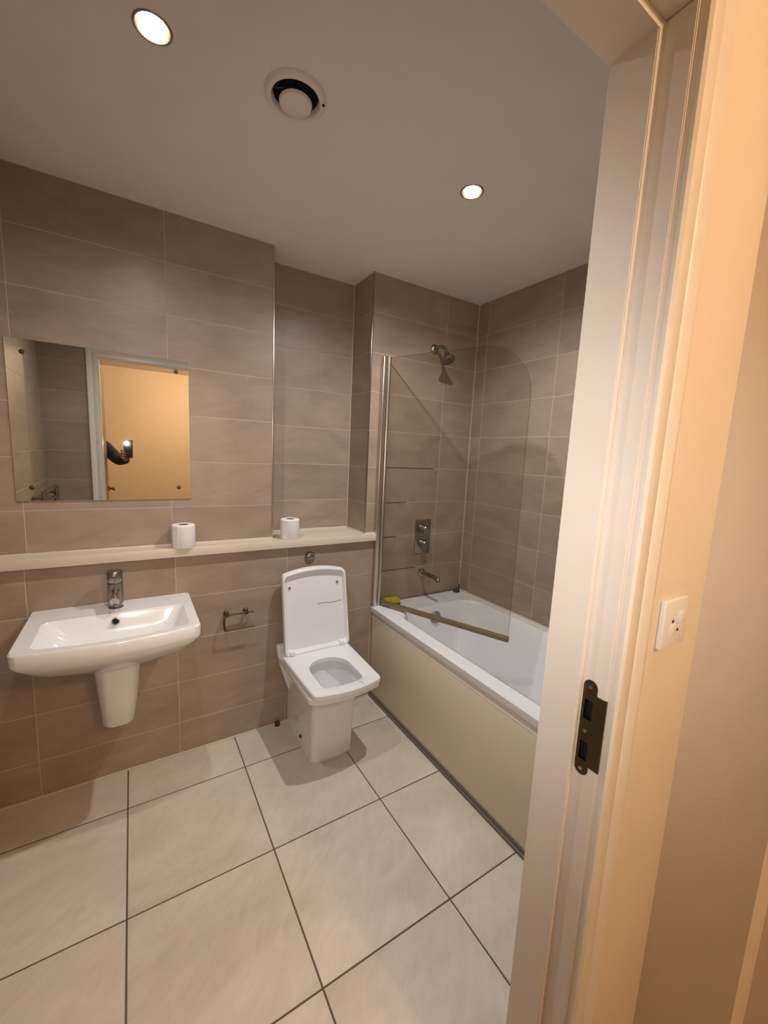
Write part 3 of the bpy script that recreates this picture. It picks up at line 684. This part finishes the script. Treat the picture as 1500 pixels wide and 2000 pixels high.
# ------------------------------------------------------------------ the photographer
def skin_obj(name, nodes, edges, mat, parent, sub=2, root=0):
    me = bpy.data.meshes.new(name); me.from_pydata([n[0] for n in nodes], edges, []); o = bpy.data.objects.new(name, me); COL.objects.link(o)
    o.modifiers.new('s', 'SKIN'); sv_ = me.skin_vertices[0].data
    for i, n in enumerate(nodes):
        rr_ = n[1] if isinstance(n[1], tuple) else (n[1], n[1]); sv_[i].radius = rr_
        sv_[i].use_root = (i == root)
    if sub:
        sd = o.modifiers.new('u', 'SUBSURF'); sd.levels = sub; sd.render_levels = sub
    dg = bpy.context.evaluated_depsgraph_get(); dg.update()
    m2 = bpy.data.meshes.new_from_object(o.evaluated_get(dg)); bpy.data.objects.remove(o, do_unlink=True)
    for p in m2.polygons: p.use_smooth = True
    m2.materials.clear(); m2.materials.append(mat); m2.name = name
    o = bpy.data.objects.new(name, m2); COL.objects.link(o); adopt(parent, o); return o
SKIN_ = simple('skin', (.42, .25, .17), .55); NAVY = simple('navy_cloth', (.018, .022, .040), .9, bump=.4, scale=200); JEAN = simple('dark_denim', (.03, .035, .05), .9); HAIR = simple('dark_hair', (.015, .010, .008), .6)
pe = empty('person', (-.40, -.78, 0), 'person in a dark navy top reaching round the open door, holding up the phone', 'person')
px, py = -.42, -.80
gripc = ph_c - FWD * .012 - UP * .045
sho = Vector((-.235, -.74, 1.40)); elb = Vector((-.105, -.52, 1.27)); wri = gripc - Vector((.015, .075, .045))
body_n = [((px, py, .95), (.13, .10)), ((px, py, 1.12), (.12, .09)), ((px, py, 1.30), (.14, .10)), ((px, py, 1.42), (.10, .08)), ((px, py + .01, 1.50), .055), ((px, py + .03, 1.57), (.070, .085)), ((px, py + .03, 1.66), (.078, .092)), ((px, py + .02, 1.73), (.055, .065)),
          (sho, .055), (elb, .040), (wri, .027), ((px - .19, py, 1.40), .055), ((px - .23, py - .02, 1.13), .040), ((px - .22, py + .04, .88), .028), ((px - .22, py + .06, .79), .026),
          ((px + .09, py, .90), .085), ((px + .10, py + .01, .50), .058), ((px + .10, py - .01, .08), .038), ((px + .10, py + .13, .045), .036),
          ((px - .09, py, .90), .085), ((px - .10, py + .01, .50), .058), ((px - .10, py - .01, .08), .038), ((px - .10, py + .13, .045), .036)]
body_e = [(0, 1), (1, 2), (2, 3), (3, 4), (4, 5), (5, 6), (6, 7), (3, 8), (8, 9), (9, 10), (3, 11), (11, 12), (12, 13), (13, 14), (0, 15), (15, 16), (16, 17), (17, 18), (0, 19), (19, 20), (20, 21), (21, 22)]
skin_obj('body', body_n, body_e, SKIN_, pe)
K = 1.13
def big(n, k=K, a=.008): r_ = n[1] if isinstance(n[1], tuple) else (n[1], n[1]); return (n[0], (r_[0]*k + a, r_[1]*k + a))
top_i = [0, 1, 2, 3, 8, 9, 10, 11, 12, 13]; mp2 = {v: i for i, v in enumerate(top_i)}
skin_obj('sweater', [big(body_n[i]) for i in top_i], [(mp2[a], mp2[b]) for a, b in body_e if a in mp2 and b in mp2], NAVY, pe)
leg_i = [0, 15, 16, 17, 19, 20, 21]; mp3 = {v: i for i, v in enumerate(leg_i)}
skin_obj('trousers', [big(body_n[i], 1.15, .012) for i in leg_i], [(mp3[a], mp3[b]) for a, b in body_e if a in mp3 and b in mp3], JEAN, pe)
skin_obj('hair', [((px, py - .02, 1.62), (.070, .075)), ((px, py, 1.70), (.085, .095)), ((px, py + .015, 1.76), (.060, .070))], [(0, 1), (1, 2)], HAIR, pe)
for sx in (-.10, .10):
    skin_obj('shoe', [((px + sx, py - .05, .04), .04), ((px + sx, py + .06, .04), .043), ((px + sx, py + .17, .032), .032)], [(0, 1), (1, 2)], DARK, pe)
# hand: palm behind the phone's lower half, fingers curled round its far edge
hn = [(wri, .026), (gripc - RIGHT*.012 - UP*.01 - FWD*.018, (.030, .020)), (gripc - RIGHT*.026 + UP*.015 - FWD*.014, (.024, .016))]
he = [(0, 1), (1, 2)]
skin_obj('hand', hn, he, SKIN_, pe, sub=1)
for k_ in range(4):
    base = gripc - RIGHT*.034 + UP*(.030 - .019*k_) - FWD*.016
    ln = (.024, .028, .026, .020)[k_]
    skin_obj('finger', [(base, .0085), (base - RIGHT*.014 + FWD*.012, .0085), (base - RIGHT*.012 + FWD*.026, .0080), (base - RIGHT*.012 + FWD*.030 + RIGHT*ln, .0068)], [(0, 1), (1, 2), (2, 3)], SKIN_, pe, sub=1)
tb_ = gripc + RIGHT*.020 - UP*.02 - FWD*.018
skin_obj('thumb', [(tb_, .011), (tb_ + RIGHT*.026 + UP*.018 + FWD*.004, .0095), (tb_ + RIGHT*.026 + UP*.040 + FWD*.004, .0080)], [(0, 1), (1, 2)], SKIN_, pe, sub=1)
bpy.context.view_layer.update()
